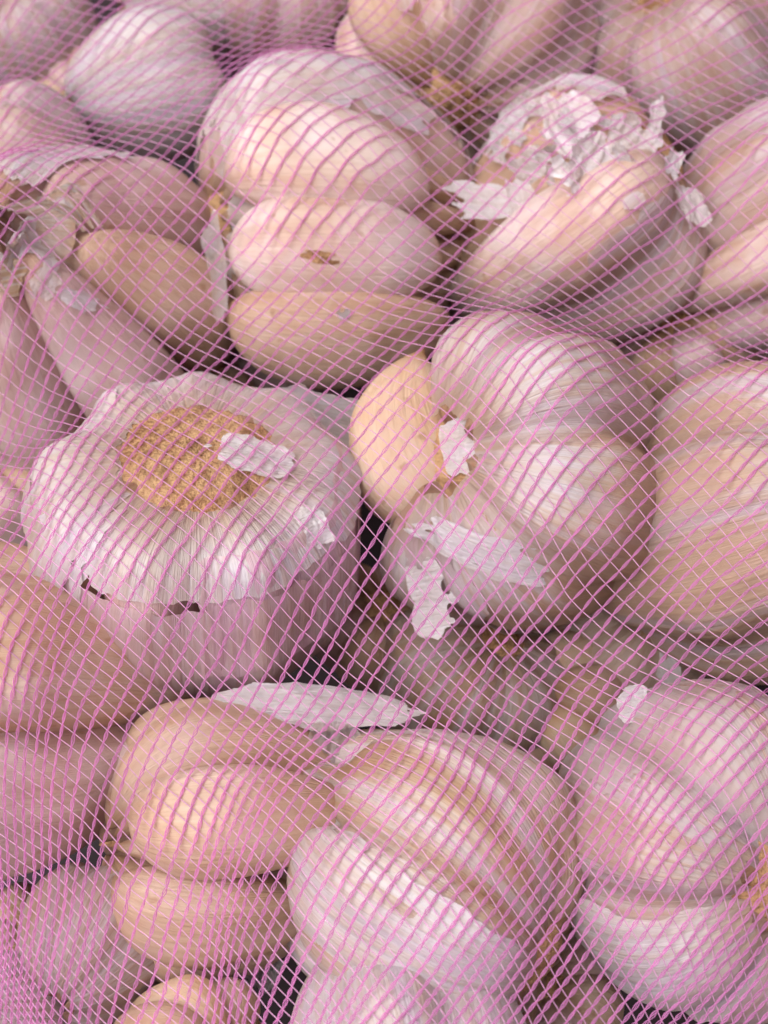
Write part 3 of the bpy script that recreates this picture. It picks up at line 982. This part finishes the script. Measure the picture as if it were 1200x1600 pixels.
def quick_mesh(name, V, F, smooth=True):
    V = np.concatenate(V) * CM
    F = np.concatenate(F)
    me = bpy.data.meshes.new(name)
    me.vertices.add(len(V))
    me.vertices.foreach_set('co', V.astype(np.float32).ravel())
    me.loops.add(F.size)
    me.loops.foreach_set('vertex_index', F.astype(np.int32).ravel())
    me.polygons.add(len(F))
    me.polygons.foreach_set('loop_start', (np.arange(len(F)) * 4).astype(np.int32))
    me.polygons.foreach_set('loop_total', np.full(len(F), 4, np.int32))
    me.polygons.foreach_set('use_smooth', np.full(len(F), smooth))
    me.update(calc_edges=True)
    return me


SUB = 7
nstr = 0
for a in range(-105, 106):
    b = np.arange(-118 * SUB, 118 * SUB + 1) / SUB
    wob = 0.10 * vn(b * 0.6, a * 3.7, 0, 201)
    x, y = cloth(a + wob, b)
    k = in_view(x, y)
    if k.sum() < 3 * SUB:
        continue
    i0, i1 = np.argmax(k), len(k) - np.argmax(k[::-1])
    x, y, bb = x[i0:i1], y[i0:i1], b[i0:i1]
    C = np.stack([x, y, height(x, y) + 0.020], -1)
    T = np.gradient(C, axis=0)
    T /= np.linalg.norm(T, axis=1)[:, None]
    U = np.cross(T, np.array([0, 0, 1.0]))
    U /= np.linalg.norm(U, axis=1)[:, None]
    Wv = np.cross(U, T)
    V, F = [], []
    ph = 2 * np.pi * bb
    vary = 1 + 0.30 * vn(bb * 0.7, a * 1.9, 0, 211)
    am = 0.0205 * vary
    for m, (p0, r0, k1) in enumerate([(0.0, 0.0078, 1.0), (np.pi, 0.0078, 1.0), (np.pi * 0.5, 0.0066, 0.5)]):
        off = U * (am * k1 * np.sin(ph * 0.5 * (1 if m < 2 else 1) + p0))[:, None] + Wv * (0.013 * np.cos(ph * 0.5 + p0))[:, None]
        r = r0 * (1 + 0.25 * vn(bb * 2.3, a + m * 7.0, 0, 221))
        tube(C + off, r, 4, V, F)
    # the knot loop at every crossing
    me = quick_mesh('strand', V, F, False)
    link('strand', me, MAT['strand'], bag)
    nstr += 1
nthr = 0
for bi in range(-118, 119):
    a = np.arange(-105 * 3, 105 * 3 + 1) / 3.0
    wob = 0.06 * vn(a * 0.8, bi * 2.9, 0, 301)
    x, y = cloth(a, bi + wob)
    k = in_view(x, y)
    if k.sum() < 6:
        continue
    i0, i1 = np.argmax(k), len(k) - np.argmax(k[::-1])
    x, y = x[i0:i1], y[i0:i1]
    C = np.stack([x, y, height(x, y) + 0.016], -1)
    V, F = [], []
    tube(C, np.full(len(C), 0.0080), 5, V, F)
    link('thread', quick_mesh('thread', V, F), MAT['thread'], bag)
    nthr += 1
print('STRANDS', nstr, 'THREADS', nthr)
